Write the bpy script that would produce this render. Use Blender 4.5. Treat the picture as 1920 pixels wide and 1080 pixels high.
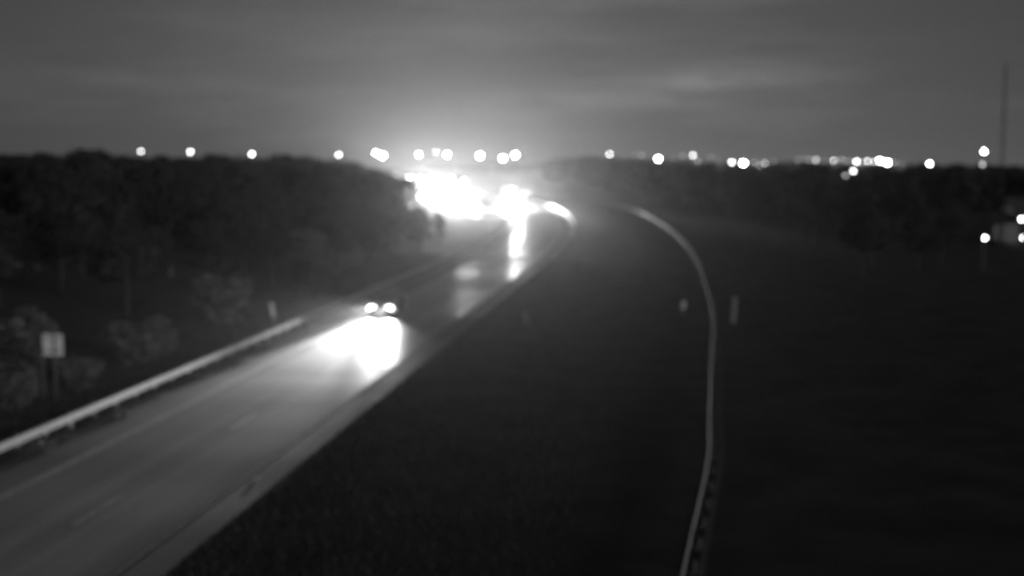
import bpy, bmesh, math, random
from mathutils import Vector, Matrix

R = math.radians
scene = bpy.context.scene
for o in list(bpy.data.objects):
    bpy.data.objects.remove(o)

# ------------------------------------------------------------------ camera
FPX, CAMH = 2200.0, 10.5                 # focal length in pixels of a 1920 wide frame, lens height
PITCH = math.atan(237.0 / FPX)
cam_d = bpy.data.cameras.new("camera")
cam_d.sensor_width = 36.0
cam_d.lens = 36.0 * FPX / 1920.0
cam_d.clip_start, cam_d.clip_end = 0.5, 6000
cam_d.dof.use_dof = True                 # the traffic camera is focused short of the road
cam_d.dof.focus_distance = 8.0
cam_d.dof.aperture_fstop = 0.62
cam_d.dof.aperture_blades = 7
cam = bpy.data.objects.new("camera", cam_d)
cam.location = (0, 0, CAMH)
cam.rotation_euler = (math.pi / 2 - PITCH, 0, 0)
scene.collection.objects.link(cam)
scene.camera = cam

# ------------------------------------------------------------------ night sky (monochrome camera)
FILL_EL, FILL_AZ = R(9), R(140)         # low unseen lamp added behind and to the right of the camera
world = bpy.data.worlds.new("World")
scene.world = world
world.use_nodes = True
nt = world.node_tree
nt.nodes.clear()
def N(t, **kw):
    n = nt.nodes.new(t)
    for k, v in kw.items():
        setattr(n, k, v)
    return n
L = nt.links.new
def M(op, a, b=None, c=None, clamp=False):
    n = N('ShaderNodeMath', operation=op, use_clamp=clamp)
    for i, v in enumerate((a, b, c)):
        if v is None: continue
        if isinstance(v, (int, float)): n.inputs[i].default_value = v
        else: L(v, n.inputs[i])
    return n.outputs[0]
sky = N('ShaderNodeTexSky', sky_type='NISHITA', sun_disc=False)
sky.sun_elevation, sky.sun_rotation = FILL_EL, FILL_AZ
bw = N('ShaderNodeRGBToBW'); L(sky.outputs[0], bw.inputs[0])
tc = N('ShaderNodeTexCoord')
sep = N('ShaderNodeSeparateXYZ'); L(tc.outputs['Generated'], sep.inputs[0])
el = M('MAXIMUM', sep.outputs[2], 0.0)
g_low = M('POWER', 2.71828, M('MULTIPLY', el, -22.0))            # town glow hugging the horizon
dotv = N('ShaderNodeVectorMath', operation='DOT_PRODUCT')
L(tc.outputs['Generated'], dotv.inputs[0]); dotv.inputs[1].default_value = (math.sin(R(4)), math.cos(R(4)), 0.0)
town = M('POWER', M('MAXIMUM', dotv.outputs['Value'], 0.0), 8.0)   # the town lies ahead
glow = M('MULTIPLY', M('MULTIPLY_ADD', g_low, 0.080, 0.058), M('MULTIPLY_ADD', town, 0.92, 0.08))
mp = N('ShaderNodeMapping'); L(tc.outputs['Generated'], mp.inputs[0])
mp.inputs['Scale'].default_value = (3.6, 2.0, 24.0)
mp.inputs['Location'].default_value = (1.5, 0.3, 0.2)
cl = N('ShaderNodeTexNoise'); L(mp.outputs[0], cl.inputs['Vector'])
cl.inputs['Scale'].default_value = 1.0; cl.inputs['Detail'].default_value = 5.0; cl.inputs['Roughness'].default_value = 0.55
clr = N('ShaderNodeMapRange', interpolation_type='SMOOTHSTEP'); L(cl.outputs['Fac'], clr.inputs[0])
clr.inputs[1].default_value, clr.inputs[2].default_value = 0.47, 0.72
clr.inputs[3].default_value, clr.inputs[4].default_value = 0.90, 1.28
base = M('MULTIPLY_ADD', bw.outputs[0], 0.006, 0.008)
az = M('ARCTAN2', sep.outputs[0], sep.outputs[1])                 # one long thin cloud over the town
def gauss(v, c, w):
    q = M('DIVIDE', M('SUBTRACT', v, c), w)
    return M('POWER', 2.71828, M('MULTIPLY', M('MULTIPLY', q, q), -1.0))
cz = M('MULTIPLY_ADD', M('SUBTRACT', az, 0.11), 0.10, 0.057)
cz2 = M('MULTIPLY_ADD', M('SUBTRACT', az, 0.16), 0.05, 0.067)
mp2 = N('ShaderNodeMapping'); L(tc.outputs['Generated'], mp2.inputs[0]); mp2.inputs['Scale'].default_value = (14, 8, 60)
cn = N('ShaderNodeTexNoise'); L(mp2.outputs[0], cn.inputs['Vector']); cn.inputs['Scale'].default_value = 1.6; cn.inputs['Detail'].default_value = 6.0
cnr = N('ShaderNodeMapRange', interpolation_type='SMOOTHSTEP'); L(cn.outputs['Fac'], cnr.inputs[0]); cnr.inputs[1].default_value, cnr.inputs[2].default_value = 0.15, 0.65
band = M('ADD', M('MULTIPLY', gauss(az, 0.09, 0.13), gauss(sep.outputs[2], cz, 0.014)), M('MULTIPLY', gauss(az, 0.16, 0.05), gauss(sep.outputs[2], cz2, 0.006)))
cloud = M('MULTIPLY', M('MULTIPLY', band, cnr.outputs[0]), 0.065)
tot = M('ADD', M('MULTIPLY', M('ADD', glow, base), clr.outputs[0]), cloud)
bg = N('ShaderNodeBackground'); L(tot, bg.inputs[0]); bg.inputs[1].default_value = 1.0
wo = N('ShaderNodeOutputWorld'); L(bg.outputs[0], wo.inputs[0])

sun_d = bpy.data.lights.new("fill_sun", 'SUN')  # added lamp, brightens the sign back and the guardrail
sun_d.energy = 0.75
sun_d.angle = R(10)
sun_d.color = (1, 1, 1)
sun = bpy.data.objects.new("fill_sun", sun_d)
dvec = Vector((math.sin(FILL_AZ) * math.cos(FILL_EL), math.cos(FILL_AZ) * math.cos(FILL_EL), math.sin(FILL_EL)))
sun.rotation_euler = dvec.to_track_quat('Z', 'Y').to_euler()
sun.location = (30, -30, 40)
scene.collection.objects.link(sun)

vs = scene.view_settings
vs.view_transform, vs.look, vs.exposure, vs.gamma = 'Standard', 'None', 0.0, 1.0
vs.use_curve_mapping = False
cy = scene.cycles
cy.use_denoising = True
cy.use_adaptive_sampling, cy.adaptive_threshold, cy.adaptive_min_samples = True, 0.02, 16
cy.max_bounces, cy.diffuse_bounces, cy.glossy_bounces, cy.volume_bounces = 4, 2, 2, 0
cy.sample_clamp_direct, cy.sample_clamp_indirect = 0.0, 1.0
scene.render.dither_intensity = 2.0
cy.use_light_tree = True
cy.caustics_reflective = cy.caustics_refractive = False

# ------------------------------------------------------------------ helpers
COL = scene.collection
random.seed(470)

def gp(px, py, z=0.0):
    """world point on the plane z seen at a pixel of the 1920x1080 photograph"""
    dx, dy = px - 960.0, 540.0 - py
    ry = FPX * math.cos(PITCH) + dy * math.sin(PITCH)
    rz = -FPX * math.sin(PITCH) + dy * math.cos(PITCH)
    t = (z - CAMH) / rz
    return Vector((dx * t, ry * t, z))
def at(px, py, Y):
    """world point at forward distance Y seen at a pixel"""
    dx, dy = px - 960.0, 540.0 - py
    ry = FPX * math.cos(PITCH) + dy * math.sin(PITCH)
    rz = -FPX * math.sin(PITCH) + dy * math.cos(PITCH)
    t = Y / ry
    return Vector((dx * t, Y, CAMH + rz * t))
def pix(p):
    Z = p[2] - CAMH
    d = p[1] * math.cos(PITCH) - Z * math.sin(PITCH)
    u = p[1] * math.sin(PITCH) + Z * math.cos(PITCH)
    return 960 + FPX * p[0] / d, 540 - FPX * u / d

H0 = R(7.721)
S0, RC, HEND = 120.0, 720.0, -0.14
def road(s, off=0.0, z=0.0):
    """point at arc length s along the highway base line, off metres to its left"""
    if s <= S0:
        P = (s * math.sin(H0), s * math.cos(H0)); h = H0
    else:
        smax = S0 + RC * (H0 - HEND)
        sa = min(s, smax)
        h = H0 - (sa - S0) / RC
        cx, cyy = S0 * math.sin(H0) - RC * math.cos(H0), S0 * math.cos(H0) + RC * math.sin(H0)
        P = (cx + RC * math.cos(h), cyy - RC * math.sin(h))
        if s > smax:
            P = (P[0] + (s - smax) * math.sin(h), P[1] + (s - smax) * math.cos(h))
    return Vector((P[0] - off * math.cos(h), P[1] + off * math.sin(h), z)), h
BASE = [road(s)[0] for s in range(-40, 1500, 8)]
BASEH = [road(s)[1] for s in range(-40, 1500, 8)]
def offset_of(x, y):
    b = min(range(len(BASE)), key=lambda i: (BASE[i].x - x) ** 2 + (BASE[i].y - y) ** 2)
    d = Vector((x - BASE[b].x, y - BASE[b].y)); h = BASEH[b]
    return -(d.x * math.cos(h) - d.y * math.sin(h))

def link(name, data, parent=None, loc=None, rz=None):
    o = bpy.data.objects.new(name, data)
    COL.objects.link(o)
    if parent is not None: o.parent = parent
    if loc is not None: o.location = loc
    if rz is not None: o.rotation_euler = (0, 0, rz)
    return o
def mesh_obj(name, bm, mat, parent=None, loc=None, rz=None, smooth=False):
    me = bpy.data.meshes.new(name)
    bmesh.ops.recalc_face_normals(bm, faces=bm.faces)
    bm.to_mesh(me); bm.free()
    if smooth:
        for p in me.polygons: p.use_smooth = True
    me.materials.append(mat)
    return link(name, me, parent, loc, rz)
def pydata(name, verts, faces, mat, parent=None, loc=None):
    me = bpy.data.meshes.new(name)
    me.from_pydata(verts, [], faces); me.update()
    me.materials.append(mat)
    return link(name, me, parent, loc)
def tag(o, label=None, cat=None, group=None, kind=None):
    if label: o["label"] = label
    if cat: o["category"] = cat
    if group: o["group"] = group
    if kind: o["kind"] = kind
    return o
def copy_tree(o, parent=None):
    c = o.copy(); COL.objects.link(c)
    if parent is not None:
        c.parent = parent
    for ch in list(o.children):
        copy_tree(ch, c)
    return c
def box(bm, c, s, bev=0.0, rot=None):
    r = bmesh.ops.create_cube(bm, size=1.0)
    vs_ = r['verts']
    bmesh.ops.scale(bm, verts=vs_, vec=s)
    if rot is not None: bmesh.ops.rotate(bm, verts=vs_, cent=(0, 0, 0), matrix=rot)
    bmesh.ops.translate(bm, verts=vs_, vec=c)
    if bev:
        es = list({e for v in vs_ for e in v.link_edges})
        bmesh.ops.bevel(bm, geom=es, offset=bev, segments=2, profile=0.5, affect='EDGES')
def tube(bm, a, b, r1, r2, n=8):
    a, b = Vector(a), Vector(b)
    d = (b - a); q = d.to_track_quat('Z', 'Y')
    ring = []
    for c, r in ((a, r1), (b, r2)):
        ring.append([bm.verts.new(c + q @ Vector((r * math.cos(i * math.tau / n), r * math.sin(i * math.tau / n), 0))) for i in range(n)])
    for i in range(n):
        j = (i + 1) % n
        bm.faces.new((ring[0][i], ring[0][j], ring[1][j], ring[1][i]))
    bm.faces.new(ring[0][::-1]); bm.faces.new(ring[1])

# ------------------------------------------------------------------ materials (a monochrome camera: all greys)
MATS = {}
def mat(name, val, rough=0.8, metal=0.0, spec=0.5, noise=None, bump=0.0, emit=0.0, amp=0.35, stretch=(1, 1, 1), coat=0.0):
    m = bpy.data.materials.new(name); m.use_nodes = True
    t = m.node_tree; b = t.nodes['Principled BSDF']
    b.inputs['Base Color'].default_value = (val, val, val, 1)
    b.inputs['Roughness'].default_value = rough
    b.inputs['Metallic'].default_value = metal
    b.inputs['Specular IOR Level'].default_value = spec
    b.inputs['Coat Weight'].default_value = coat
    if noise:
        co = t.nodes.new('ShaderNodeTexCoord'); mpn = t.nodes.new('ShaderNodeMapping')
        mpn.inputs['Scale'].default_value = stretch
        t.links.new(co.outputs['Object'], mpn.inputs[0])
        nz = t.nodes.new('ShaderNodeTexNoise'); nz.inputs['Scale'].default_value = noise; nz.inputs['Detail'].default_value = 5
        t.links.new(mpn.outputs[0], nz.inputs['Vector'])
        mr = t.nodes.new('ShaderNodeMapRange'); t.links.new(nz.outputs['Fac'], mr.inputs[0])
        mr.inputs[1].default_value, mr.inputs[2].default_value = 0.25, 0.75
        mr.inputs[3].default_value, mr.inputs[4].default_value = val * (1 - amp), val * (1 + amp)
        cb = t.nodes.new('ShaderNodeCombineColor')
        for i in range(3): t.links.new(mr.outputs[0], cb.inputs[i])
        t.links.new(cb.outputs[0], b.inputs['Base Color'])
        if bump:
            bp = t.nodes.new('ShaderNodeBump'); bp.inputs['Strength'].default_value = bump
            t.links.new(nz.outputs['Fac'], bp.inputs['Height']); t.links.new(bp.outputs[0], b.inputs['Normal'])
    if emit:
        b.inputs['Emission Color'].default_value = (1, 1, 1, 1)
        b.inputs['Emission Strength'].default_value = emit
    if emit and name not in ('headlight_lens', 'lamp_near', 'lit_sign'): m.cycles.emission_sampling = 'NONE'
    MATS[name] = m
    return m
mat('grass', 0.045, 0.95, spec=0.1, noise=0.35, amp=0.5)
mat('grass_blade', 0.05, 0.9, spec=0.1, noise=0.6, amp=0.4)
mat('weed', 0.12, 0.9, spec=0.1, noise=2.0, amp=0.4)
mat('leaf', 0.04, 0.85, spec=0.15, noise=0.5, amp=0.5)
mat('leaf_pale', 0.05, 0.85, spec=0.15, noise=0.5, amp=0.5)
mat('bark', 0.04, 0.95, noise=4, amp=0.4)
mat('galvanised_lit', 0.6, 0.5, metal=0.2)  # base colour raised in place of more headlight on the bend rail
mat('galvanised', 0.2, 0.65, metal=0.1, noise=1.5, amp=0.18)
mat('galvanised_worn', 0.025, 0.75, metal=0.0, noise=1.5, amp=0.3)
mat('steel_post', 0.22, 0.6, metal=0.4, noise=3, amp=0.3)
mat('concrete', 0.20, 0.85, noise=1.2, amp=0.3)
mat('aluminium', 0.86, 0.6, metal=0.0, noise=2.0, amp=0.12)
mat('dark_post', 0.06, 0.8)
mat('reflector', 0.75, 0.35)
mat('delineator', 0.14, 0.6, noise=4, amp=0.25)
mat('paint_white', 0.42, 0.6, noise=1.8, amp=0.45)
mat('paint_yellow', 0.26, 0.6, noise=1.8, amp=0.45)
mat('car_paint', 0.02, 0.7)
mat('car_paint_light', 0.55, 0.3, coat=0.6)
mat('car_glass', 0.02, 0.25, spec=0.4)
mat('rubber', 0.025, 0.9)
mat('rim', 0.45, 0.35, metal=0.8)
mat('plastic_dark', 0.03, 0.6)
mat('lens_red', 0.15, 0.3)
mat('trailer', 0.6, 0.5, noise=1.0, amp=0.1)
mat('wall_paint', 0.015, 0.8, noise=1.0, amp=0.2)
mat('roof', 0.06, 0.9, noise=2.0, amp=0.3)
mat('pole_metal', 0.16, 0.6, metal=0.4)
mat('lamp_far', 0.8, emit=13)
mat('lamp_near', 0.8, emit=20)
mat('lamp_bright', 0.8, emit=45)
mat('lamp_dim', 0.8, emit=4)
mat('lamp_faint', 0.8, emit=1.2)
mat('headlight_lens', 0.8, emit=7)
mat('headlight_far', 0.8, emit=130)
mat('marker_lens', 0.8, emit=70)
mat('lit_sign', 0.5, emit=0.10)
mat('lit_panel', 0.6, emit=6)

def road_material(name, val, rough, amp):
    """worn pavement: streaks along the travel direction (UV: u across in m, v along in m), patches, fine grain"""
    m = bpy.data.materials.new(name); m.use_nodes = True
    t = m.node_tree; b = t.nodes['Principled BSDF']
    uv = t.nodes.new('ShaderNodeUVMap')
    def nz(scale, sc, detail=5):
        mpn = t.nodes.new('ShaderNodeMapping'); mpn.inputs['Scale'].default_value = scale
        t.links.new(uv.outputs[0], mpn.inputs[0])
        n = t.nodes.new('ShaderNodeTexNoise'); n.inputs['Scale'].default_value = sc; n.inputs['Detail'].default_value = detail
        t.links.new(mpn.outputs[0], n.inputs['Vector'])
        return n.outputs['Fac']
    def mr(f, a, b_):
        n = t.nodes.new('ShaderNodeMapRange'); t.links.new(f, n.inputs[0])
        n.inputs[1].default_value, n.inputs[2].default_value = 0.28, 0.72
        n.inputs[3].default_value, n.inputs[4].default_value = a, b_
        return n.outputs[0]
    def mul(a, c):
        n = t.nodes.new('ShaderNodeMath'); n.operation = 'MULTIPLY'
        t.links.new(a, n.inputs[0])
        if isinstance(c, float): n.inputs[1].default_value = c
        else: t.links.new(c, n.inputs[1])
        return n.outputs[0]
    streak = mr(nz((1.0, 0.012, 1), 0.75), 1 - amp, 1 + amp)
    patch = mr(nz((1, 0.35, 1), 0.28), 0.86, 1.14)
    fine = mr(nz((1, 1, 1), 9.0, 3), 0.88, 1.12)
    v = mul(mul(mul(streak, patch), fine), val)
    cb = t.nodes.new('ShaderNodeCombineColor')
    for i in range(3): t.links.new(v, cb.inputs[i])
    t.links.new(cb.outputs[0], b.inputs['Base Color'])
    rv = mr(nz((0.25, 1.0, 1), 0.11), rough - 0.07, rough + 0.09)
    t.links.new(rv, b.inputs['Roughness'])
    b.inputs['Specular IOR Level'].default_value = 0.4
    und = nz((0.08, 1.0, 1), 0.06, 2)         # long ripples across the carriageway break up reflections
    bp = t.nodes.new('ShaderNodeBump'); bp.inputs['Strength'].default_value = 0.16; bp.inputs['Distance'].default_value = 0.5
    t.links.new(und, bp.inputs['Height']); t.links.new(bp.outputs[0], b.inputs['Normal'])
    MATS[name] = m
road_material('lane_concrete', 0.24, 0.42, 0.38)
road_material('shoulder_asphalt', 0.085, 0.65, 0.3)

# ------------------------------------------------------------------ ground and road
bm = bmesh.new()
rings = [0, 30, 60, 110, 180, 280, 420, 620, 900, 1300, 1900]
prev = [bm.verts.new((0, 0, 0))]
NSEG = 72
for r in rings[1:]:
    cur = []
    for i in range(NSEG):
        a = i * math.tau / NSEG
        cur.append(bm.verts.new((r * math.cos(a), r * math.sin(a), 0)))
    for i in range(NSEG):
        j = (i + 1) % NSEG
        if len(prev) == 1: bm.faces.new((prev[0], cur[i], cur[j]))
        else: bm.faces.new((prev[i], cur[i], cur[j], prev[j]))
    prev = cur
bm.normal_update()
for f in bm.faces:
    if f.normal.z < 0: f.normal_flip()
me = bpy.data.meshes.new("ground"); bm.to_mesh(me); bm.free(); me.materials.append(MATS['grass'])
tag(link("ground", me), "dark grass ground on both sides of the highway", kind="structure")

def strip(name, s0, s1, o0, o1, z, material, step=6.0, cols=2):
    """ribbon between offsets o0 (right) and o1 (left) with UV in metres"""
    n = max(2, int((s1 - s0) / step)); V = []; Fc = []; UV = []
    for i in range(n + 1):
        s = s0 + (s1 - s0) * i / n
        for k in range(cols):
            o = o0 + (o1 - o0) * k / (cols - 1)
            V.append(road(s, o, z)[0]); UV.append((o, s))
    for i in range(n):
        for k in range(cols - 1):
            a = i * cols + k
            Fc.append((a, a + cols, a + cols + 1, a + 1)[::-1])
    ob = pydata(name, V, Fc, material)
    me = ob.data
    uvl = me.uv_layers.new(name="UVMap")
    for p in me.polygons:
        for li in p.loop_indices:
            uvl.data[li].uv = UV[me.loops[li].vertex_index]
    me.update()
    if me.polygons[0].normal.z < 0: me.flip_normals()
    return ob
S_A, S_B = -20.0, 1300.0
tag(strip("highway_shoulder", S_A, S_B, 12.7, 23.05, 0.010, MATS['shoulder_asphalt']), "worn asphalt shoulders of the highway carriageway", kind="structure")
tag(strip("highway_lanes", S_A, S_B, 14.1, 20.95, 0.016, MATS['lane_concrete']), "pale worn two lane highway carriageway curving left", kind="structure")
tag(strip("edge_line", S_A, 500, 20.62, 20.78, 0.021, MATS['paint_white']), "worn white edge line beside the guardrail shoulder", kind="structure")
tag(strip("median_edge_line", S_A, 500, 13.88, 14.03, 0.021, MATS['paint_yellow']), "worn edge line on the median side", kind="structure")
pA = gp(178, 957); sA = pA.x * math.sin(H0) + pA.y * math.cos(H0)
for k in range(-3, 24):
    s = sA + 12.2 * k
    tag(strip("lane_dash", s - 1.55, s + 1.55, 17.0, 17.13, 0.021, MATS['paint_white'], step=1.5), "faded white dash between the two lanes", kind="structure")

def ramp_off(s):
    t = max(0.0, min(1.0, (s - 225) / 60.0)); t = t * t * (3 - 2 * t)
    return 25.6 + 5.6 * t + max(0.0, s - 285) * 0.062
def ramp_point(s, d=0.0, z=0.0):
    p, h = road(s, ramp_off(s) + d, z)
    a, b = road(s + 1, ramp_off(s + 1))[0], road(s - 1, ramp_off(s - 1))[0]
    return p, math.atan2(a.x - b.x, a.y - b.y)
V, Fc, SS = [], [], list(range(225, 720, 5))
for s in SS:
    V += [ramp_point(s, -4.4, 0.008)[0], ramp_point(s, 4.0, 0.008)[0]]
Fc = [(2 * i, 2 * i + 2, 2 * i + 3, 2 * i + 1)[::-1] for i in range(len(SS) - 1)]
rp = pydata("added_ramp", V, Fc, MATS['lane_concrete'])  # added ramp, carries the cars that widen the distant glare
uvl = rp.data.uv_layers.new(name="UVMap")
for p in rp.data.polygons:
    for li in p.loop_indices:
        vi = rp.data.loops[li].vertex_index
        uvl.data[li].uv = (30.0 + 8.4 * (vi % 2), SS[vi // 2])
if rp.data.polygons[0].normal.z < 0: rp.data.flip_normals()
tag(rp, "added ramp inside the bend carrying the cars that fill the glare", kind="structure")

# ------------------------------------------------------------------ guardrails
W_PROF = [(-0.00, -0.155), (0.03, -0.13), (0.08, -0.105), (0.08, -0.055), (0.0, -0.02), (0.0, 0.02), (0.08, 0.055), (0.08, 0.105), (0.03, 0.13), (-0.00, 0.155)]
def rail_panel(parent, pts, side, material, zc=0.56):
    """one W-beam length along pts [(Vector, heading)], bulging to +side of the heading (1 = right)"""
    V = []; Fc = []; m = len(W_PROF)
    for (p, h) in pts:
        nx, ny = math.cos(h) * side, -math.sin(h) * side
        for (d, z) in W_PROF: V.append((p.x + nx * d, p.y + ny * d, zc + z))
        for (d, z) in W_PROF: V.append((p.x + nx * (d - 0.012), p.y + ny * (d - 0.012), zc + z))
    n = len(pts)
    for i in range(n - 1):
        a, b = i * 2 * m, (i + 1) * 2 * m
        for k in range(m - 1):
            Fc.append((a + k, b + k, b + k + 1, a + k + 1))
            Fc.append((a + m + k, a + m + k + 1, b + m + k + 1, b + m + k))
        Fc.append((a, a + m, b + m, b)); Fc.append((a + m - 1, b + m - 1, b + 2 * m - 1, a + 2 * m - 1))
    for a in (0, (n - 1) * 2 * m):
        for k in range(m - 1): Fc.append((a + k, a + k + 1, a + m + k + 1, a + m + k))
    return pydata("rail_panel", V, Fc, material, parent)
def post_mesh():
    bm = bmesh.new()
    box(bm, (0, 0, 0.36), (0.10, 0.006, 0.72)); box(bm, (-0.05, 0, 0.36), (0.008, 0.10, 0.72)); box(bm, (0.05, 0, 0.36), (0.008, 0.10, 0.72))
    me = bpy.data.meshes.new("post"); bm.to_mesh(me); bm.free(); me.materials.append(MATS['steel_post']); return me
def block_mesh():
    bm = bmesh.new(); box(bm, (0, 0, 0), (0.17, 0.15, 0.36), 0.01)
    me = bpy.data.meshes.new("offset_block"); bm.to_mesh(me); bm.free(); me.materials.append(MATS['bark']); return me
POST, BLOCK = post_mesh(), block_mesh()

gr = link("guardrail", None, loc=road(30, 23.3)[0] * 0)
tag(gr, "bright galvanised guardrail with posts running along the left shoulder of the highway", "guardrail")
OFFR = 23.12
s = 10.0
while s < 216:
    rail_panel(gr, [road(s + d, OFFR) for d in (0, 1.9, 3.8, 5.7, 7.66)], 1, MATS['galvanised']); s += 7.62
s = 10.3; k = 0
while s < 222:
    p, h = road(s, OFFR + 0.235)
    link("post", POST, gr, p, -h)
    b, h = road(s, OFFR + 0.092, 0.56)
    link("offset_block", BLOCK, gr, b, -h)
    s += 1.905 if s < 150 else 3.81

er = link("inner_guardrail", None)
tag(er, "short guardrail on the outside of the bend, lit by the oncoming traffic", "guardrail")
s = 160.0
while s < 310:
    rail_panel(er, [road(s + d, 12.25) for d in (0, 1.9, 3.8, 5.7, 7.66)], -1, MATS['galvanised_lit']); s += 7.62
s = 160.3
while s < 316:
    p, h = road(s, 12.25 - 0.235); link("post", POST, er, p, -h)
    b, h = road(s, 12.25 - 0.092, 0.56); link("offset_block", BLOCK, er, b, -h)
    s += 3.81

def catmull(P, n=10):
    out = []
    P = [P[0] * 2 - P[1]] + P + [P[-1] * 2 - P[-2]]
    for i in range(1, len(P) - 2):
        for j in range(n):
            t = j / n
            a, b, c, d = P[i - 1], P[i], P[i + 1], P[i + 2]
            out.append(0.5 * ((2 * b) + (-a + c) * t + (2 * a - 5 * b + 4 * c - d) * t * t + (-a + 3 * b - 3 * c + d) * t ** 3))
    out.append(P[-2]); return out
EB = [Vector(v) for v in ((1.9, 16, 0), (4.35, 27.4, 0), (6.7, 38.0, 0), (7.9, 45, 0), (9.6, 54.7, 0), (14.6, 85.1, 0), (21, 140, 0), (24.6, 200, 0), (25.3, 253, 0), (20.3, 320, 0), (8.1, 385, 0))]
EBC = catmull(EB, 40)
def resample(P, step):
    out = [P[0]]; acc = 0
    for a, b in zip(P, P[1:]):
        L_ = (b - a).length
        while acc + L_ >= step:
            t = (step - acc) / L_; a = a.lerp(b, t); out.append(a); L_ = (b - a).length; acc = 0
        acc += L_
    return out
EBR = resample(EBC, 1.905)
def heads(P):
    o = []
    for i in range(len(P)):
        d = P[min(i + 1, len(P) - 1)] - P[max(i - 1, 0)]
        o.append(math.atan2(d.x, d.y))
    return o
EBH = heads(EBR)
mr = link("median_guardrail", None)
tag(mr, "faint double faced guardrail curving from the bottom edge up the right side", "guardrail")
for i in range(0, len(EBR) - 4, 4):
    idx = range(i, min(i + 5, len(EBR)))
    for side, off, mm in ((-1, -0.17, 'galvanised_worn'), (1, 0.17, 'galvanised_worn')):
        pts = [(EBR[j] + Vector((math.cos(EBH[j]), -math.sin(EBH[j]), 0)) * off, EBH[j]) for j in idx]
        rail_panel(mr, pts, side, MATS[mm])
for i in range(0, len(EBR), 1 if True else 2):
    if EBR[i].y > 160 and i % 2: continue
    link("post", POST, mr, EBR[i], -EBH[i])
# concrete mow strip under it
V, Fc = [], []
for p, h in zip(EBR, EBH):
    n = Vector((math.cos(h), -math.sin(h), 0))
    V += [p - n * 0.45 + Vector((0, 0, 0.012)), p + n * 0.45 + Vector((0, 0, 0.012))]
for i in range(len(EBR) - 1): Fc.append((2 * i, 2 * i + 1, 2 * i + 3, 2 * i + 2))
tag(pydata("mow_strip", V, Fc, MATS['grass']), "narrow paved strip under the double guardrail", kind="structure")

# ------------------------------------------------------------------ road signs and delineators
sg = link("road_sign", None, loc=gp(98, 748), rz=R(-4))
tag(sg, "back of a pale square road sign on two posts behind the guardrail at left", "sign")
bm = bmesh.new(); box(bm, (0.12, 0.05, 2.42), (0.92, 0.012, 0.98), 0.004); mesh_obj("panel", bm, MATS['aluminium'], sg)
bm = bmesh.new(); box(bm, (-0.42, 0.052, 2.32), (0.10, 0.010, 0.72), 0.003); mesh_obj("side_plate", bm, MATS['galvanised_worn'], sg)
for x in (-0.36, 0.20):
    bm = bmesh.new(); box(bm, (0, 0, 1.46), (0.055, 0.06, 2.92), 0.006); o = mesh_obj("post", bm, MATS['steel_post'], sg, (x, 0, 0))
for z in (2.15, 2.75):
    bm = bmesh.new(); box(bm, (0.12, 0.036, z), (0.90, 0.022, 0.05)); mesh_obj("crossbar", bm, MATS['steel_post'], sg)

def delineator(p, h, w, lean, label, top=0.35, ref='reflector', body='delineator'):
    t = link("delineator_post", None, loc=p); t.rotation_euler = (0, lean, R(5))
    tag(t, label, "marker post", "delineator posts along the road")
    bm = bmesh.new()
    n = 10
    prof = [(-w / 2, 0.0), (-w / 4, 0.03), (0, 0.04), (w / 4, 0.03), (w / 2, 0.0)]
    for zz in (0, 1):
        pass
    rows = []
    for z in (0, h * 0.5, h * 0.94, h):
        k = 1.0 if z < h * 0.95 else 0.8
        rows.append(([bm.verts.new((x * k, -y, z)) for x, y in prof], [bm.verts.new((x * k, -y + 0.012, z)) for x, y in prof]))
    for (a, a2), (b, b2) in zip(rows, rows[1:]):
        for i in range(4):
            bm.faces.new((a[i], a[i + 1], b[i + 1], b[i])); bm.faces.new((a2[i], b2[i], b2[i + 1], a2[i + 1]))
        bm.faces.new((a[0], b[0], b2[0], a2[0])); bm.faces.new((a[4], a2[4], b2[4], b[4]))
    a, a2 = rows[-1]
    for i in range(4): bm.faces.new((a[i], a[i + 1], a2[i + 1], a2[i]))
    mesh_obj("post", bm, MATS[body], t)
    bm = bmesh.new(); box(bm, (0, -0.052, h * 0.94 - top / 2), (w * 0.72, 0.012, top), 0.004); mesh_obj("reflector", bm, MATS[ref], t)
    return t
delineator(gp(516, 612), 1.65, 0.32, R(-8), "pale leaning marker post behind the guardrail left of the car", top=0.9)
delineator(gp(1279, 592), 1.05, 0.34, R(6), "short marker post with a bright reflector left of the double guardrail", top=0.5)
delineator(gp(1374, 606), 1.75, 0.36, R(3), "taller dull marker post right of the double guardrail", top=1.0, ref='delineator')
delineator(gp(988, 606), 0.8, 0.22, R(-12), "small dim marker post on the median edge of the highway", top=0.3, ref='delineator')
delineator(gp(321, 519), 1.0, 0.4, R(0), "small dim marker far left against the dark trees", top=0.5, ref='delineator')
bm = bmesh.new(); box(bm, (0, 0, 0.012), (0.11, 0.10, 0.024), 0.008)
bmk = mesh_obj("road_marker", bm, MATS['reflector'], None, gp(481, 897, 0.018)); tag(bmk, "small raised reflector on the highway near the median edge", "road stud")
fl = at(14, 496, 105)
bm = bmesh.new(); box(bm, (0, 0, 0), (2.6, 0.06, 0.22), 0.02); 
fr = link("distant_sign", None, loc=(fl.x, fl.y, 0)); tag(fr, "thin pale board on posts among dark trees at the left edge", "sign")
mesh_obj("board", bm, MATS['aluminium'], fr, (0, 0, fl.z))
for x in (-1.0, 1.0):
    bm = bmesh.new(); tube(bm, (x, 0.08, 0), (x, 0.08, fl.z + 0.1), 0.04, 0.04); mesh_obj("post", bm, MATS['steel_post'], fr)

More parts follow.
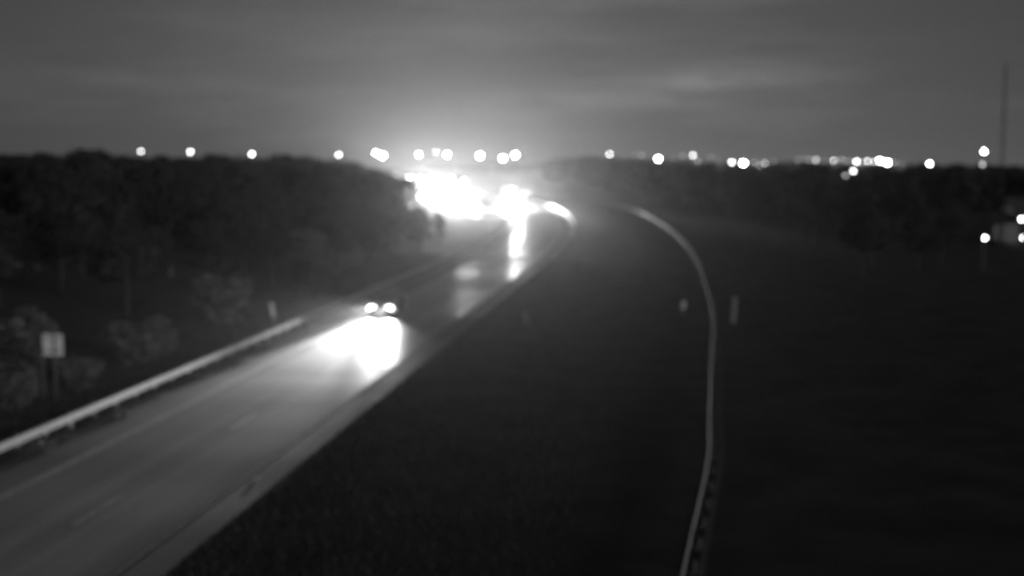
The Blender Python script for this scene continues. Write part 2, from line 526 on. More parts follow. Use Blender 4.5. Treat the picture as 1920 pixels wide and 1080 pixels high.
# ------------------------------------------------------------------ vehicles (front towards -Y)
def loft(bm, sections, close=True):
    rows = [[bm.verts.new(p) for p in s_] for s_ in sections]
    n = len(rows[0])
    for a, b in zip(rows, rows[1:]):
        for i in range(n - (0 if close else 1)):
            j = (i + 1) % n
            bm.faces.new((a[i], a[j], b[j], b[i]))
    if close: bm.faces.new(rows[0][::-1]); bm.faces.new(rows[-1])
    return rows
def wheel(parent, x, y, r, w):
    bm = bmesh.new()
    prof = [(r * 0.62, -w / 2), (r * 0.93, -w / 2), (r, -w * 0.38), (r, w * 0.38), (r * 0.93, w / 2), (r * 0.62, w / 2)]
    n = 20; rows = [[bm.verts.new((q, rr * math.cos(i * math.tau / n), rr * math.sin(i * math.tau / n))) for i in range(n)] for rr, q in prof]
    for a, b in zip(rows, rows[1:] + rows[:1]):
        for i in range(n): bm.faces.new((a[i], a[(i + 1) % n], b[(i + 1) % n], b[i]))
    wh = link("wheel", None, parent, (x, y, r))
    mesh_obj("tyre", bm, MATS['rubber'], wh)
    bm = bmesh.new(); tube(bm, (-w * 0.36, 0, 0), (w * 0.36, 0, 0), r * 0.62, r * 0.62, 16)
    sgn = 1 if x > 0 else -1
    for k in range(5):
        a = k * math.tau / 5
        box(bm, (sgn * w * 0.38, math.cos(a) * r * 0.3, math.sin(a) * r * 0.3), (0.03, 0.07, r * 0.55), 0, Matrix.Rotation(0, 3, 'X'))
    mesh_obj("rim", bm, MATS['rim'], wh)
    return wh
def spot(parent, loc, energy, yaw, pitch, size=75, blend=0.9, rad=0.09):
    d = bpy.data.lights.new("headlight_beam", 'SPOT'); d.energy = energy; d.spot_size = R(size); d.spot_blend = blend; d.shadow_soft_size = rad
    o = link("headlight_beam", d, parent, loc)
    o.rotation_euler = (math.pi / 2 - pitch, 0, math.pi + yaw)
    return o
def headlight_mesh(parent, x, y, z, w, h, m, name="headlight"):
    bm = bmesh.new()
    bmesh.ops.create_uvsphere(bm, u_segments=14, v_segments=8, radius=1.0)
    bmesh.ops.scale(bm, verts=bm.verts, vec=(w / 2, 0.05, h / 2))
    return mesh_obj(name, bm, m, parent, (x, y, z), smooth=True)
def make_car(label, paint, lens, group=None, hx=0.66, hw=0.5):
    t = link("car", None); tag(t, label, "car", group)
    st = [  # y, half width, z bottom, z shoulder, z top
        (-2.28, 0.62, 0.30, 0.52, 0.60), (-2.22, 0.78, 0.22, 0.58, 0.68), (-1.95, 0.88, 0.20, 0.64, 0.76), (-1.3, 0.91, 0.20, 0.70, 0.86),
        (-0.75, 0.92, 0.20, 0.74, 0.95), (0.2, 0.92, 0.20, 0.77, 0.97), (1.2, 0.92, 0.20, 0.79, 0.99), (1.75, 0.90, 0.22, 0.80, 1.00), (2.2, 0.84, 0.28, 0.78, 0.98), (2.32, 0.70, 0.36, 0.66, 0.90)]
    bm = bmesh.new(); secs = []
    for y, w, zb, zs, zt in st:
        secs.append([(-w * 0.86, y, zb), (w * 0.86, y, zb), (w, y, zb + 0.16), (w, y, zs), (w * 0.94, y, zt - 0.03), (w * 0.6, y, zt), (-w * 0.6, y, zt), (-w * 0.94, y, zt - 0.03), (-w, y, zs), (-w, y, zb + 0.16)])
    loft(bm, secs); mesh_obj("body", bm, paint, t, smooth=True)
    # greenhouse
    def gsec(y, wb, wt, zb, zt): return [(-wb, y, zb), (wb, y, zb), (wt, y, zt), (-wt, y, zt)]
    bm = bmesh.new(); loft(bm, [[(-0.66, -0.30, 1.40), (0.66, -0.30, 1.40), (0.60, -0.30, 1.44), (-0.60, -0.30, 1.44)], [(-0.70, 0.3, 1.41), (0.70, 0.3, 1.41), (0.62, 0.3, 1.48), (-0.62, 0.3, 1.48)], [(-0.68, 0.95, 1.38), (0.68, 0.95, 1.38), (0.60, 0.95, 1.44), (-0.60, 0.95, 1.44)]]); mesh_obj("roof", bm, paint, t, smooth=True)
    def quad(name, pts, m):
        bm = bmesh.new(); c = sum((Vector(p) for p in pts), Vector()) / 4
        nrm = (Vector(pts[1]) - Vector(pts[0])).cross(Vector(pts[2]) - Vector(pts[0])).normalized()
        f = [bm.verts.new(p) for p in pts]; g = [bm.verts.new(Vector(p) - nrm * 0.02) for p in pts]
        bm.faces.new(f); bm.faces.new(g[::-1])
        for i in range(4): bm.faces.new((f[i], g[i], g[(i + 1) % 4], f[(i + 1) % 4]))
        return mesh_obj(name, bm, m, t)
    quad("windscreen", [(-0.80, -1.05, 0.93), (0.80, -1.05, 0.93), (0.64, -0.32, 1.40), (-0.64, -0.32, 1.40)], MATS['car_glass'])
    quad("rear_window", [(0.76, 1.62, 0.99), (-0.76, 1.62, 0.99), (-0.64, 0.97, 1.39), (0.64, 0.97, 1.39)], MATS['car_glass'])
    for s_ in (-1, 1):
        quad("side_window", [(s_ * 0.86, -0.98, 0.95), (s_ * 0.87, 1.5, 0.98), (s_ * 0.69, 0.92, 1.39), (s_ * 0.69, -0.34, 1.39)], MATS['car_glass'])
        bm = bmesh.new(); box(bm, (s_ * 1.0, -0.72, 1.0), (0.20, 0.10, 0.14), 0.03); mesh_obj("mirror", bm, paint, t)
        hl = headlight_mesh(t, s_ * hx, -2.20, 0.63, hw, 0.36, lens)
        bm = bmesh.new(); box(bm, (s_ * 0.66, 2.29, 0.80), (0.36, 0.08, 0.16), 0.03); mesh_obj("taillight", bm, MATS['lens_red'], t)
        for y in (-1.42, 1.38): wheel(t, s_ * 0.82, y, 0.33, 0.22)
        bm = bmesh.new(); box(bm, (s_ * 0.905, 0.15, 0.86), (0.05, 0.16, 0.03), 0.008); mesh_obj("door_handle", bm, MATS['rim'], t)
    bm = bmesh.new(); box(bm, (0, -2.27, 0.55), (0.75, 0.05, 0.16), 0.02); mesh_obj("grille", bm, MATS['plastic_dark'], t)
    bm = bmesh.new(); box(bm, (0, -2.28, 0.34), (1.35, 0.07, 0.16), 0.03); mesh_obj("bumper", bm, MATS['plastic_dark'], t)
    bm = bmesh.new(); box(bm, (0, -2.325, 0.40), (0.31, 0.012, 0.15), 0.004); mesh_obj("licence_plate", bm, MATS['reflector'], t)
    return t
def place(t, s, off, dyaw=0.0):
    p, h = road(s, off, 0.02)
    t.location = p; t.rotation_euler = (0, 0, -h + dyaw)
CAR_E, FAR_E = 4300.0, 42000.0
car = make_car("single car with two glaring headlights on the near straight of the highway", MATS['car_paint'], MATS['headlight_lens'], None, 0.60, 0.60)
pc = gp(711, 588); sC = pc.x * math.sin(H0) + pc.y * math.cos(H0)
place(car, sC, 19.35)
for s_ in (-1, 1):
    spot(car, (s_ * 0.66, -2.28, 0.64), CAR_E, 0, R(3.0), 70, 1.0)
    spot(car, (s_ * 0.66, -2.30, 0.64), CAR_E * 34, R(0.8), R(-1.2), 22, 1.0)

far_car = make_car("second oncoming car behind the lorry", MATS['car_paint_light'], MATS['headlight_far'], "oncoming cars in the distant bright blaze")
for s_ in (-1, 1): spot(far_car, (s_ * 0.66, -2.28, 0.66), FAR_E, R(0), R(1.5), 80, 1.0)
# lorry
lorry = link("lorry", None); tag(lorry, "lorry with blazing headlights and roof light rounding the bend", "lorry")
bm = bmesh.new()
loft(bm, [[(-1.15, -4.9, 0.55), (1.15, -4.9, 0.55), (1.15, -4.9, 1.5), (0.95, -4.9, 1.7), (-0.95, -4.9, 1.7), (-1.15, -4.9, 1.5)],
          [(-1.2, -3.4, 0.5), (1.2, -3.4, 0.5), (1.2, -3.4, 1.65), (1.05, -3.4, 1.9), (-1.05, -3.4, 1.9), (-1.2, -3.4, 1.65)]]); mesh_obj("bonnet", bm, MATS['trailer'], lorry)
bm = bmesh.new()
loft(bm, [[(-1.22, -3.4, 0.5), (1.22, -3.4, 0.5), (1.22, -3.4, 1.9), (-1.22, -3.4, 1.9)], [(-1.22, -2.9, 0.5), (1.22, -2.9, 0.5), (1.12, -2.9, 2.8), (-1.12, -2.9, 2.8)], [(-1.22, -1.0, 0.5), (1.22, -1.0, 0.5), (1.18, -1.0, 3.7), (-1.18, -1.0, 3.7)]]); mesh_obj("cab", bm, MATS['trailer'], lorry)
bm = bmesh.new(); box(bm, (0, -3.20, 2.28), (2.0, 0.05, 0.75), 0.03, Matrix.Rotation(R(-27), 3, 'X')); mesh_obj("windscreen", bm, MATS['car_glass'], lorry, (0, 0, 0))
bm = bmesh.new(); box(bm, (0, 5.2, 2.55), (2.55, 11.8, 2.8), 0.03); mesh_obj("trailer", bm, MATS['trailer'], lorry)
bm = bmesh.new(); box(bm, (0, -4.93, 1.12), (1.3, 0.06, 0.85), 0.02); mesh_obj("grille", bm, MATS['plastic_dark'], lorry)
bm = bmesh.new(); box(bm, (0, -4.98, 0.55), (2.4, 0.22, 0.32), 0.05); mesh_obj("bumper", bm, MATS['rim'], lorry)
bm = bmesh.new(); box(bm, (0, 2, 0.9), (0.9, 14.0, 0.22)); mesh_obj("chassis", bm, MATS['plastic_dark'], lorry)
for s_ in (-1, 1):
    headlight_mesh(lorry, s_ * 0.92, -4.93, 1.0, 0.42, 0.32, MATS['headlight_far'])
    for y in (-4.1, -0.6, 0.7, 8.6, 9.9): wheel(lorry, s_ * 1.0, y, 0.5, 0.34)
    bm = bmesh.new(); box(bm, (s_ * 1.45, -3.0, 2.1), (0.2, 0.12, 0.6), 0.03); mesh_obj("mirror", bm, MATS['plastic_dark'], lorry)
    spot(lorry, (s_ * 0.92, -5.05, 1.0), FAR_E * 4.5, R(0), R(1.5), 70, 1.0)
for x in (-0.25, 0.25): headlight_mesh(lorry, x, -1.15, 3.82, 0.35, 0.25, MATS['marker_lens'], "roof_light")
place(lorry, 288, 19.4)
lane = {0: 15.3, 1: 18.9}
QUEUE_BEAM = bpy.data.lights.new("queue_headlight_beam", 'SPOT')
QUEUE_BEAM.energy, QUEUE_BEAM.spot_size, QUEUE_BEAM.spot_blend, QUEUE_BEAM.shadow_soft_size = FAR_E * 0.45, R(60), 1.0, 0.09
FARS = [(470, 1, 'oncoming car in the outer lane behind the second lorry'),
        (535, 1, 'oncoming car near the left side of the distant blaze'), (560, 0, 'oncoming car high in the distant blaze'),
        (620, 1, 'oncoming car towards the back of the distant blaze'), (690, 0, 'second farthest oncoming car in the distant blaze'), (780, 1, 'farthest oncoming car, near the treeline')]
for i, (s, l, lab) in enumerate(FARS):
    c = far_car if i == 0 else copy_tree(far_car)
    c["label"] = lab
    place(c, s, lane[l])
    for ch in c.children:
        if ch.type == 'LIGHT': ch.data = QUEUE_BEAM

for s, off, lab in ((418, 18.8, "second lorry, added in the outer lane to raise the distant blaze"), (505, 15.4, "third lorry, added farthest back to raise the distant blaze")):
    c = copy_tree(lorry); c["label"] = lab  # added lorries, their high roof lights lift the top of the glare
    place(c, s, off)
    for ch in c.children:
        if ch.type == 'LIGHT': ch.data = QUEUE_BEAM
RAMP_BEAM = bpy.data.lights.new("ramp_glare_beam", 'SPOT')
RAMP_BEAM.energy, RAMP_BEAM.spot_size, RAMP_BEAM.spot_blend, RAMP_BEAM.shadow_soft_size = FAR_E * 1.5, R(52), 1.0, 0.09
ORD = ["lowest", "second", "third", "fourth", "fifth", "sixth", "seventh", "eighth", "ninth", "tenth", "eleventh"]
for k in range(11):  # added cars, put on the ramp so their headlights fill the glare
    sk = 272 + 13.5 * k + (0.9 * k * k * 0.35)
    c = copy_tree(far_car); c["label"] = f"added ramp car filling out the distant glare, {ORD[k]} counted from the front"
    p, h = ramp_point(sk, -2.2 if k % 2 else 1.7, 0.02); c.location = p; c.rotation_euler = (0, 0, -h)
    for ch in c.children:
        if ch.type == 'LIGHT': ch.data = RAMP_BEAM; ch.rotation_euler.z = math.pi - R(19)  # beams turned off the heading to shape the glare

# ------------------------------------------------------------------ trees
def leaf_cloud(rng, centres, n, size):
    V, Fc = [], []
    for _ in range(n):
        c, r = rng.choice(centres)
        d = Vector((rng.gauss(0, 1), rng.gauss(0, 1), rng.gauss(0, 1))).normalized() * (r * (0.35 + 0.65 * rng.random() ** 0.5))
        d.z *= 0.8
        p = c + d
        q = Vector((rng.gauss(0, 1), rng.gauss(0, 1), rng.gauss(0.6, 1))).normalized().to_track_quat('Z', 'Y')
        s_ = size * rng.uniform(0.6, 1.3); k = len(V)
        V += [p + q @ Vector((-s_, 0, 0)), p + q @ Vector((0, -s_ * 0.55, 0.05 * s_)), p + q @ Vector((s_, 0, 0)), p + q @ Vector((0, s_ * 0.55, 0.05 * s_))]
        Fc.append((k, k + 1, k + 2, k + 3))
    return V, Fc
def tree_proto(seed, h, spread, leaves, lmat, bush=False):
    rng = random.Random(seed)
    t = link("bush" if bush else "tree", None)
    bm = bmesh.new(); cents = []
    if bush:
        for k in range(7):
            a = rng.random() * math.tau; e = Vector((math.cos(a) * spread * 0.6, math.sin(a) * spread * 0.6, h * rng.uniform(0.45, 0.8)))
            tube(bm, (0, 0, -0.1), e, 0.05, 0.015, 5); cents.append((e, spread * rng.uniform(0.35, 0.55)))
        cents.append((Vector((0, 0, h * 0.3)), spread * 0.7))
    else:
        p = Vector((0, 0, -0.2)); r = h * 0.022
        for k in range(5):
            q = p + Vector((rng.uniform(-.25, .25), rng.uniform(-.25, .25), h * 0.17)); r2 = r * 0.78
            tube(bm, p, q, r, r2, 7)
            if k >= 1:
                for _ in range(3):
                    a = rng.random() * math.tau; l = spread * rng.uniform(0.55, 1.0) * (1.05 - 0.13 * k)
                    e = q + Vector((math.cos(a) * l, math.sin(a) * l, h * rng.uniform(0.06, 0.2)))
                    tube(bm, q, e, r2 * 0.5, r2 * 0.15, 5)
                    cents.append((e, spread * rng.uniform(0.28, 0.46))); cents.append(((q + e) / 2 + Vector((0, 0, .3)), spread * 0.34))
            p, r = q, r2
        cents.append((p + Vector((0, 0, h * 0.06)), spread * 0.42))
    mesh_obj("stem" if bush else "trunk", bm, MATS['bark'], t)
    V, Fc = leaf_cloud(rng, cents, leaves, 0.30 if not bush else 0.15)
    zt = max(v.z for v in V)
    pydata("foliage" if bush else "crown", V, Fc, MATS[lmat], t)
    return t, zt
PROT = [tree_proto(11 + i, 10.0, sp, 2600, lm) for i, (sp, lm) in enumerate(((3.4, 'leaf'), (2.8, 'leaf'), (3.9, 'leaf'), (3.1, 'leaf_pale'), (2.5, 'leaf')))]
used = [False] * len(PROT)
def line_y(px):
    K = [(-400, 288), (0, 287), (90, 288), (180, 285), (300, 290), (430, 292), (520, 290), (610, 297), (680, 292), (800, 300), (990, 303), (1050, 293), (1090, 288), (1180, 294), (1280, 299), (1420, 304), (1470, 298), (1560, 305), (1690, 308), (1715, 303), (1780, 309), (1830, 305), (1900, 312), (2300, 314)]
    for (a, b), (c, d) in zip(K, K[1:]):
        if a <= px <= c: return b + (d - b) * (px - a) / (c - a)
    return 300
B, FR, DM, FT = 'lamp_bright', 'lamp_far', 'lamp_dim', 'lamp_faint'
LAMPS = [(264, 284, 330, FR, 1), (357, 285, 340, FR, 1.1), (472, 289, 350, FR, 1.1), (635, 290, 380, FR, .9), (705, 287, 420, B, 1.3), (717, 292, 420, B, 1.2), (785, 290, 600, B, 1.1),
         (818, 285, 640, FR, 1), (838, 290, 650, B, 1.2), (900, 292, 660, B, 1.6), (943, 297, 640, B, 1.2), (966, 291, 640, B, 1.1), (1143, 289, 450, FR, 1.1), (1203, 291, 470, FT, 1), (1234, 298, 440, B, 1.3),
         (1280, 292, 480, FT, 1), (1299, 291, 460, FR, 1.1), (1308, 302, 460, DM, 1), (1333, 295, 480, FT, 1), (1372, 304, 450, FR, 1.2), (1394, 306, 450, B, 1.1), (1415, 304, 450, DM, 1.1), (1424, 310, 450, DM, .9), (1434, 306, 450, DM, .9),
         (1510, 298, 500, FT, 1), (1530, 300, 480, DM, 1.2), (1563, 301, 480, FR, 1), (1578, 299, 480, DM, 1), (1606, 303, 460, FR, 1.1), (1627, 302, 460, FR, 1.0), (1650, 301, 460, B, 1.1), (1664, 305, 460, B, 1.1), (1600, 321, 330, FR, 1), (1585, 329, 320, DM, .9),
         (1190, 291, 480, FT, .7), (1261, 297, 480, FT, .7), (1345, 299, 470, FT, .8), (1452, 303, 480, FT, .8), (1497, 299, 500, DM, .6), (1518, 300, 490, DM, .6), (1546, 302, 490, FT, .8), (1591, 303, 480, DM, .7), (1617, 304, 470, DM, .7), (1640, 303, 470, FR, .7), (1677, 305, 470, DM, .7), (1692, 306, 470, FT, .8),
         (1743, 307, 380, B, 1.1), (1845, 284, 300, B, .9), (1842, 308, 300, DM, 1.0)]
def top_limit(px, y, rad=3.6):
    '''highest tree top at this place: under the skyline, and clear of the lamps behind it'''
    yt = line_y(px)
    if 640 < px < 780: yt = max(yt, line_y(640) + (px - 640) / 132.0 * 46)
    for (lx, ly, lY, _m, _k) in LAMPS:
        if lY > y and abs(px - lx) < 11 + rad / y * FPX: yt = max(yt, ly + 9)
    return CAMH + (303 - yt) / FPX * y
def add_tree(x, y, ztop, label, group):
    i = random.randrange(len(PROT))
    root, zt = PROT[i]
    t = root if not used[i] else copy_tree(root)
    used[i] = True
    k = ztop / zt
    t.location = (x, y, 0); t.rotation_euler = (0, 0, random.random() * math.tau)
    t.scale = (k * random.uniform(0.95, 1.25), k * random.uniform(0.95, 1.25), k)
    tag(t, label, "tree", group)
def clear(x, y):
    o = offset_of(x, y)
    if -16 < o < 29: return False
    px = 960 + FPX * x / y
    if 772 < px < 1015 and y < 900: return False
    if 1560 < px < 2300 and y < 165 and x > 44: return False
    return True
spots = []
def try_spot(x, y, dmin):
    if not clear(x, y): return False
    if any((x - a) ** 2 + (y - b) ** 2 < dmin * dmin for a, b in spots): return False
    spots.append((x, y)); return True
n = 0
for _ in range(9000):
    if n >= 125: break
    y = random.uniform(52, 300) ** 1.0
    px = random.uniform(-90, 772)
    x = (px - 960) / FPX * y
    if y < 75 and px < 330: continue
    if not try_spot(x, y, 3.0 + y * 0.012): continue
    zmax = top_limit(px, y)
    zt = zmax * (1 + max(-0.2, min(0.05, random.gauss(-0.01, 0.05)))) if y > 110 and zmax == CAMH + (303 - line_y(px)) / FPX * y else zmax * random.uniform(0.88, 1.0) if y > 110 else random.uniform(4.5, 9.0) if y < 85 else random.uniform(7.5, 10.6)
    add_tree(x, y, zt, "dark leafy tree in the wood left of the highway", "trees of the wood left of the highway"); n += 1
n = 0
for _ in range(9000):
    if n >= 105: break
    y = random.uniform(105, 330)
    px = random.uniform(1010, 2000)
    x = (px - 960) / FPX * y
    if not try_spot(x, y, 3.2 + y * 0.012): continue
    zmax = top_limit(px, y)
    zt = zmax * (1 + max(-0.2, min(0.05, random.gauss(-0.01, 0.05)))) if y > 150 and zmax == CAMH + (303 - line_y(px)) / FPX * y else zmax * random.uniform(0.88, 1.0) if y > 150 else random.uniform(5.0, 8.5)
    add_tree(x, y, zt, "dark leafy tree in the wood right of the double guardrail", "trees of the wood on the right"); n += 1
EDGE = [pix(road(s, max(25.0, ramp_off(s) + 3.5 if s > 222 else 0), 0.0)[0]) for s in range(90, 1200, 10)]
def edge_y(px):
    c = [q[1] for q in EDGE if abs(q[0] - px) < 14]
    return max(c) if c else 345.0
n = 0
for _ in range(6000):
    if n >= 60: break
    y = random.uniform(95, 420); px = random.uniform(690, 945); x = (px - 960) / FPX * y
    if not (27.5 if y < 205 else 46) < offset_of(x, y) < 90: continue
    zt = CAMH - (edge_y(px) + 9 - 303) / FPX * y
    zt = min(zt * random.uniform(0.75, 1.0), 6.5)
    if zt < 0.9 or any((x - a) ** 2 + (y - b) ** 2 < 9 for a, b in spots): continue
    spots.append((x, y)); n += 1
    add_tree(x, y, zt, "low dark young tree on the verge inside the bend", "young trees inside the bend")
for i, (r, z) in enumerate(PROT):
    if not used[i]:
        for ch in list(r.children): bpy.data.objects.remove(ch)
        bpy.data.objects.remove(r)
# far wood reading as one mass
V, Fc = [], []
rng = random.Random(5)
for k in range(620):
    y = rng.uniform(280, 1000) if k < 430 else rng.uniform(900, 1250)
    px = rng.uniform(-60, 1980) if k < 430 else rng.uniform(600, 1250)
    x = (px - 960) / FPX * y
    o = offset_of(x, y)
    if -14 < o < 32: continue
    if 772 < px < 1015 and y < 880: continue
    zt = top_limit(px, y, 6.5) - abs(rng.gauss(0, 0.5))
    zt = min(zt, 17.0)
    w = rng.uniform(3.0, 5.5)
    cents = [(Vector((x + rng.uniform(-w, w) * 0.6, y + rng.uniform(-w, w) * 0.6, zt * f)), w * rng.uniform(0.5, 0.8)) for f in (0.25, 0.4, 0.55, 0.65, 0.72, 0.8)]
    cents = [(c, min(r_, (zt - c.z) * 1.2 + 0.4)) for c, r_ in cents]
    v, f = leaf_cloud(rng, cents, 210, 0.75)
    b = len(V); V += v; Fc += [tuple(i + b for i in q) for q in f]
tag(pydata("distant_wood", V, Fc, MATS['leaf']), "dark distant wood along the horizon", "wood", kind="stuff")

# bushes behind the guardrail
BP = [tree_proto(70 + i, 2.2, 1.3, 900, 'weed', True)[0] for i in range(3)]
bu = [False] * 3
BUSH = [(30, 700, 1.5, "bush at the left edge of the frame beside the road sign"), (20, 775, 0.9, "low bush below the road sign at the left edge"), (150, 735, 0.8, "low bush just right of the road sign"),
        (262, 690, 1.25, "rounded pale bush behind the guardrail between the sign and marker post"), (300, 672, 0.8, "small bush leaning against the rounded pale bush"),
        (420, 610, 1.6, "tall bush behind the guardrail left of the leaning marker post"), (590, 560, 1.5, "bush behind the guardrail right of the leaning marker post")]
for i, (px, py, k, lab) in enumerate(BUSH):
    j = i % 3
    t = BP[j] if not bu[j] else copy_tree(BP[j]); bu[j] = True
    t.location = gp(px, py); t.rotation_euler = (0, 0, random.random() * 6); t.scale = (k, k, k)
    tag(t, lab, "bush", "bushes behind the guardrail")

# weeds at the guardrail foot, and verge grass
rng = random.Random(9)
V, Fc = [], []
def blade(p, h, lean):
    a = rng.random() * math.tau; w = 0.012 + 0.01 * rng.random() + h * 0.02
    d = Vector((math.cos(a), math.sin(a), 0)); e = Vector((-d.y, d.x, 0)) * w
    k = len(V)
    V.extend([p - e, p + e, p + d * lean * h * 0.4 + Vector((0, 0, h * 0.6)) + e * 0.7, p + d * lean * h * 0.4 + Vector((0, 0, h * 0.6)) - e * 0.7, p + d * lean * h + Vector((0, 0, h))])
    Fc.append((k, k + 1, k + 2, k + 3)); Fc.append((k + 3, k + 2, k + 4))
s = 38.0
while s < 115:
    s += rng.expovariate(1.0) * 1.6
    big = rng.random() < 0.4
    c = road(s, 22.95 - rng.random() * (0.55 if big else 0.25))[0]
    for _ in range(70 if big else 30):
        blade(c + Vector((rng.gauss(0, 0.22), rng.gauss(0, 0.28), 0)), rng.uniform(0.12, 0.48 if big else 0.28), rng.uniform(0.2, 0.9))
tag(pydata("roadside_weeds", V, Fc, MATS['weed']), "ragged weeds along the foot of the left guardrail", "weeds", kind="stuff")
V, Fc = [], []
for _ in range(34000):
    s = 34 + 95 * rng.random() ** 1.4; o = 23.2 + 7.5 * rng.random()
    blade(road(s, o)[0], rng.uniform(0.10, 0.42), rng.uniform(0.2, 0.9))
for _ in range(20000):
    s = 22 + 100 * rng.random() ** 1.6; o = 12.62 - 10.0 * rng.random() ** 1.5
    blade(road(s, o)[0], rng.uniform(0.05, 0.24), rng.uniform(0.2, 0.9))
tag(pydata("verge_grass", V, Fc, MATS['grass_blade']), "short rough grass on the verge and median", "grass", kind="stuff")

# ------------------------------------------------------------------ lamps along the horizon
def street_lamp(px, py, Y, r, m, label):
    p = at(px, py, Y)
    t = link("street_lamp", None, loc=(p.x, p.y, 0)); tag(t, label, "street lamp", "lit lamps along the horizon")
    bm = bmesh.new(); tube(bm, (0.9, 0.25, 0), (0.9, 0.25, p.z + 0.45), 0.13, 0.08); mesh_obj("pole", bm, MATS['pole_metal'], t)
    bm = bmesh.new(); tube(bm, (0.9, 0.25, p.z + 0.4), (0, 0.1, p.z + r * 0.95 + 0.12), 0.05, 0.04); mesh_obj("arm", bm, MATS['pole_metal'], t)
    bm = bmesh.new(); box(bm, (0, 0.1, p.z + r * 0.9 + 0.08), (r * 1.7, r * 1.2, 0.14), 0.03); hd = mesh_obj("lamp_head", bm, MATS['pole_metal'], t)
    bm = bmesh.new(); bmesh.ops.create_uvsphere(bm, u_segments=14, v_segments=9, radius=r)
    bmesh.ops.scale(bm, verts=bm.verts, vec=(1, 0.7, 0.85)); mesh_obj("globe", bm, m, t, (0, 0, p.z), smooth=True)
ordn = ["first", "second", "third", "fourth", "fifth", "sixth", "seventh", "eighth", "ninth", "tenth", "eleventh", "twelfth", "thirteenth", "fourteenth", "fifteenth", "sixteenth", "seventeenth", "eighteenth", "nineteenth", "twentieth", "twenty-first", "twenty-second", "twenty-third", "twenty-fourth", "twenty-fifth", "twenty-sixth"]
LAMPS.sort(key=lambda q: q[0])
for i, (px, py, Y, m, k) in enumerate(LAMPS):
    br = {'lamp_bright': 'glaring', 'lamp_far': 'bright', 'lamp_dim': 'dim', 'lamp_faint': 'faint'}[m]
    if i < 25: lab = f"{br} lamp on the treeline, {ordn[i]} from the left"
    else: lab = f"{br} lamp on the treeline, {ordn[len(LAMPS) - 1 - i]} from the right"
    street_lamp(px, py, Y, 0.00075 * Y * k * {'lamp_bright': 1.65, 'lamp_far': 1.4, 'lamp_dim': 1.2, 'lamp_faint': 1.3}[m] * random.uniform(0.65, 1.2), MATS[m], lab)

# ------------------------------------------------------------------ mast, yard lamp and building at right
pm = at(1873, 450, 150); ptop = at(1886, 120, 150)
ms = link("radio_mast", None, loc=(pm.x, pm.y, 0)); tag(ms, "slender tall mast rising above the trees at the right edge", "mast")
bm = bmesh.new(); hgt = ptop.z; lean = Vector((ptop.x - pm.x, 0, 0))
for k in range(3):
    a = k * math.tau / 3; o = Vector((math.cos(a), math.sin(a), 0)) * 0.22
    tube(bm, o, o * 0.6 + lean + Vector((0, 0, hgt)), 0.035, 0.03, 6)
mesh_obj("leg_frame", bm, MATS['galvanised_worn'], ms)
bm = bmesh.new()
for q in range(30):
    f0, f1 = q / 30, (q + 1) / 30
    for k in range(3):
        a, b = k * math.tau / 3, (k + 1) * math.tau / 3
        A = Vector((math.cos(a), math.sin(a), 0)) * 0.22 * (1 - .4 * f0) + lean * f0 + Vector((0, 0, hgt * f0))
        Bv = Vector((math.cos(b), math.sin(b), 0)) * 0.22 * (1 - .4 * f1) + lean * f1 + Vector((0, 0, hgt * f1))
        tube(bm, A, Bv, 0.016, 0.016, 4)
mesh_obj("lattice", bm, MATS['galvanised_worn'], ms)

py_ = at(1847, 446, 112)
yl = link("yard_lamp", None, loc=(py_.x, py_.y, 0)); tag(yl, "bright yard lamp on a post low in the dark at right", "lamp")
bm = bmesh.new(); tube(bm, (0, 0.2, 0), (0, 0.2, py_.z + 0.3), 0.06, 0.05); mesh_obj("post", bm, MATS['pole_metal'], yl)
bm = bmesh.new(); box(bm, (0, 0.08, py_.z + 0.16), (0.36, 0.34, 0.10), 0.02); mesh_obj("hood", bm, MATS['pole_metal'], yl)
bm = bmesh.new(); bmesh.ops.create_uvsphere(bm, u_segments=14, v_segments=9, radius=0.12); mesh_obj("bulb", bm, MATS['lamp_near'], yl, (0, 0, py_.z), smooth=True)

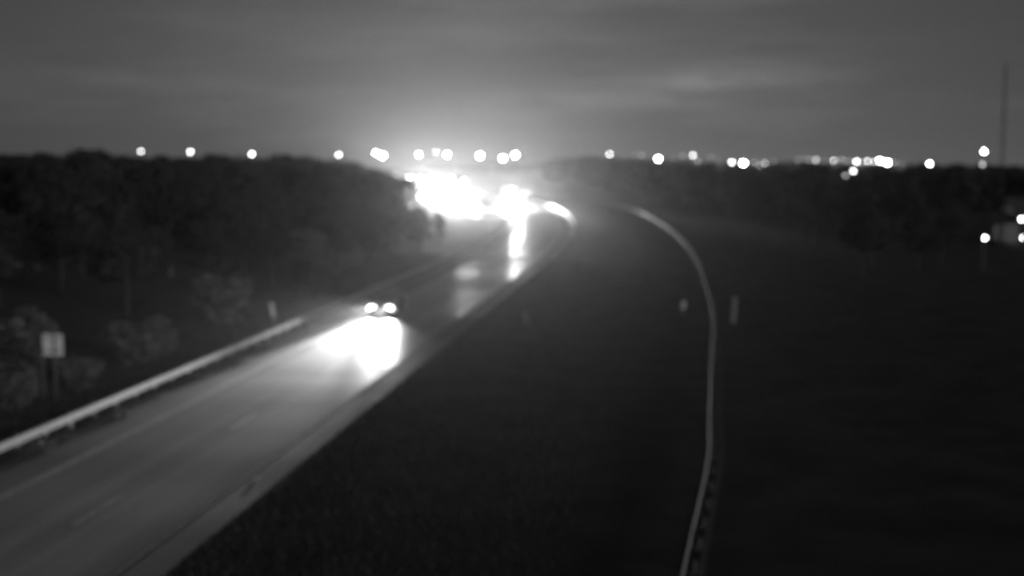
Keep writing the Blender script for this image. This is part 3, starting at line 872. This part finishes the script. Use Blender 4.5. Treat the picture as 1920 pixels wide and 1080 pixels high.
bx = at(1930, 430, 142)
bd = link("building", None, loc=(bx.x + 5.4, bx.y + 6.5, 0)); tag(bd, "low dark building with lit lamps at the right edge", "building")
bm = bmesh.new(); box(bm, (0, 0, 2.0), (11, 7.5, 4.0)); mesh_obj("wall", bm, MATS['wall_paint'], bd)
bm = bmesh.new(); loft(bm, [[(-6, -4.3, 4.002), (-6, 4.3, 4.002), (-6, 0, 6.0)], [(6, -4.3, 4.002), (6, 4.3, 4.002), (6, 0, 6.0)]]); mesh_obj("roof", bm, MATS['roof'], bd)
bm = bmesh.new(); box(bm, (-2.0, -3.78, 1.05), (1.0, 0.06, 2.1)); d = mesh_obj("door", bm, MATS['plastic_dark'], bd)
bm = bmesh.new(); box(bm, (-1.6, -3.83, 1.0), (0.05, 0.06, 0.14)); mesh_obj("handle", bm, MATS['rim'], d)
for x in (0.6, 3.2):
    bm = bmesh.new(); box(bm, (x, -3.78, 1.7), (1.3, 0.06, 1.1)); w = mesh_obj("window", bm, MATS['car_glass'], bd)
    bm = bmesh.new(); box(bm, (x, -3.80, 1.10), (1.5, 0.12, 0.08)); mesh_obj("sill", bm, MATS['wall_paint'], w)
for (px, py, nm, lab) in ((1915, 411, "wall_lamp", "bright lamp high on the building at the right edge"), (1917, 446, "wall_lamp", "small bright lamp low on the building at the right edge")):
    p = at(px, py, bx.y - 0.2)
    t = link(nm, None, loc=p); tag(t, lab, "lamp", "lamps on the building at right")
    bm = bmesh.new(); box(bm, (0, 0.2, 0.12), (0.26, 0.34, 0.08), 0.02); mesh_obj("bracket", bm, MATS['pole_metal'], t)
    bm = bmesh.new(); bmesh.ops.create_uvsphere(bm, u_segments=14, v_segments=9, radius=0.15 if py < 430 else 0.11); mesh_obj("bulb", bm, MATS['lamp_near'], t, smooth=True)

# ------------------------------------------------------------------ night haze
bm = bmesh.new(); box(bm, (0, 0, 28.5), (4200, 4200, 59))
hz = bpy.data.materials.new("haze"); hz.use_nodes = True
t = hz.node_tree; t.nodes.clear()
vo = t.nodes.new('ShaderNodeVolumePrincipled'); ou = t.nodes.new('ShaderNodeOutputMaterial')
vo.inputs['Color'].default_value = (0.9, 0.9, 0.9, 1); vo.inputs['Density'].default_value = 0.00010; vo.inputs['Anisotropy'].default_value = 0.87
t.links.new(vo.outputs[0], ou.inputs['Volume'])
tag(mesh_obj("haze", bm, hz), "thin night haze glowing around the lights", kind="stuff")
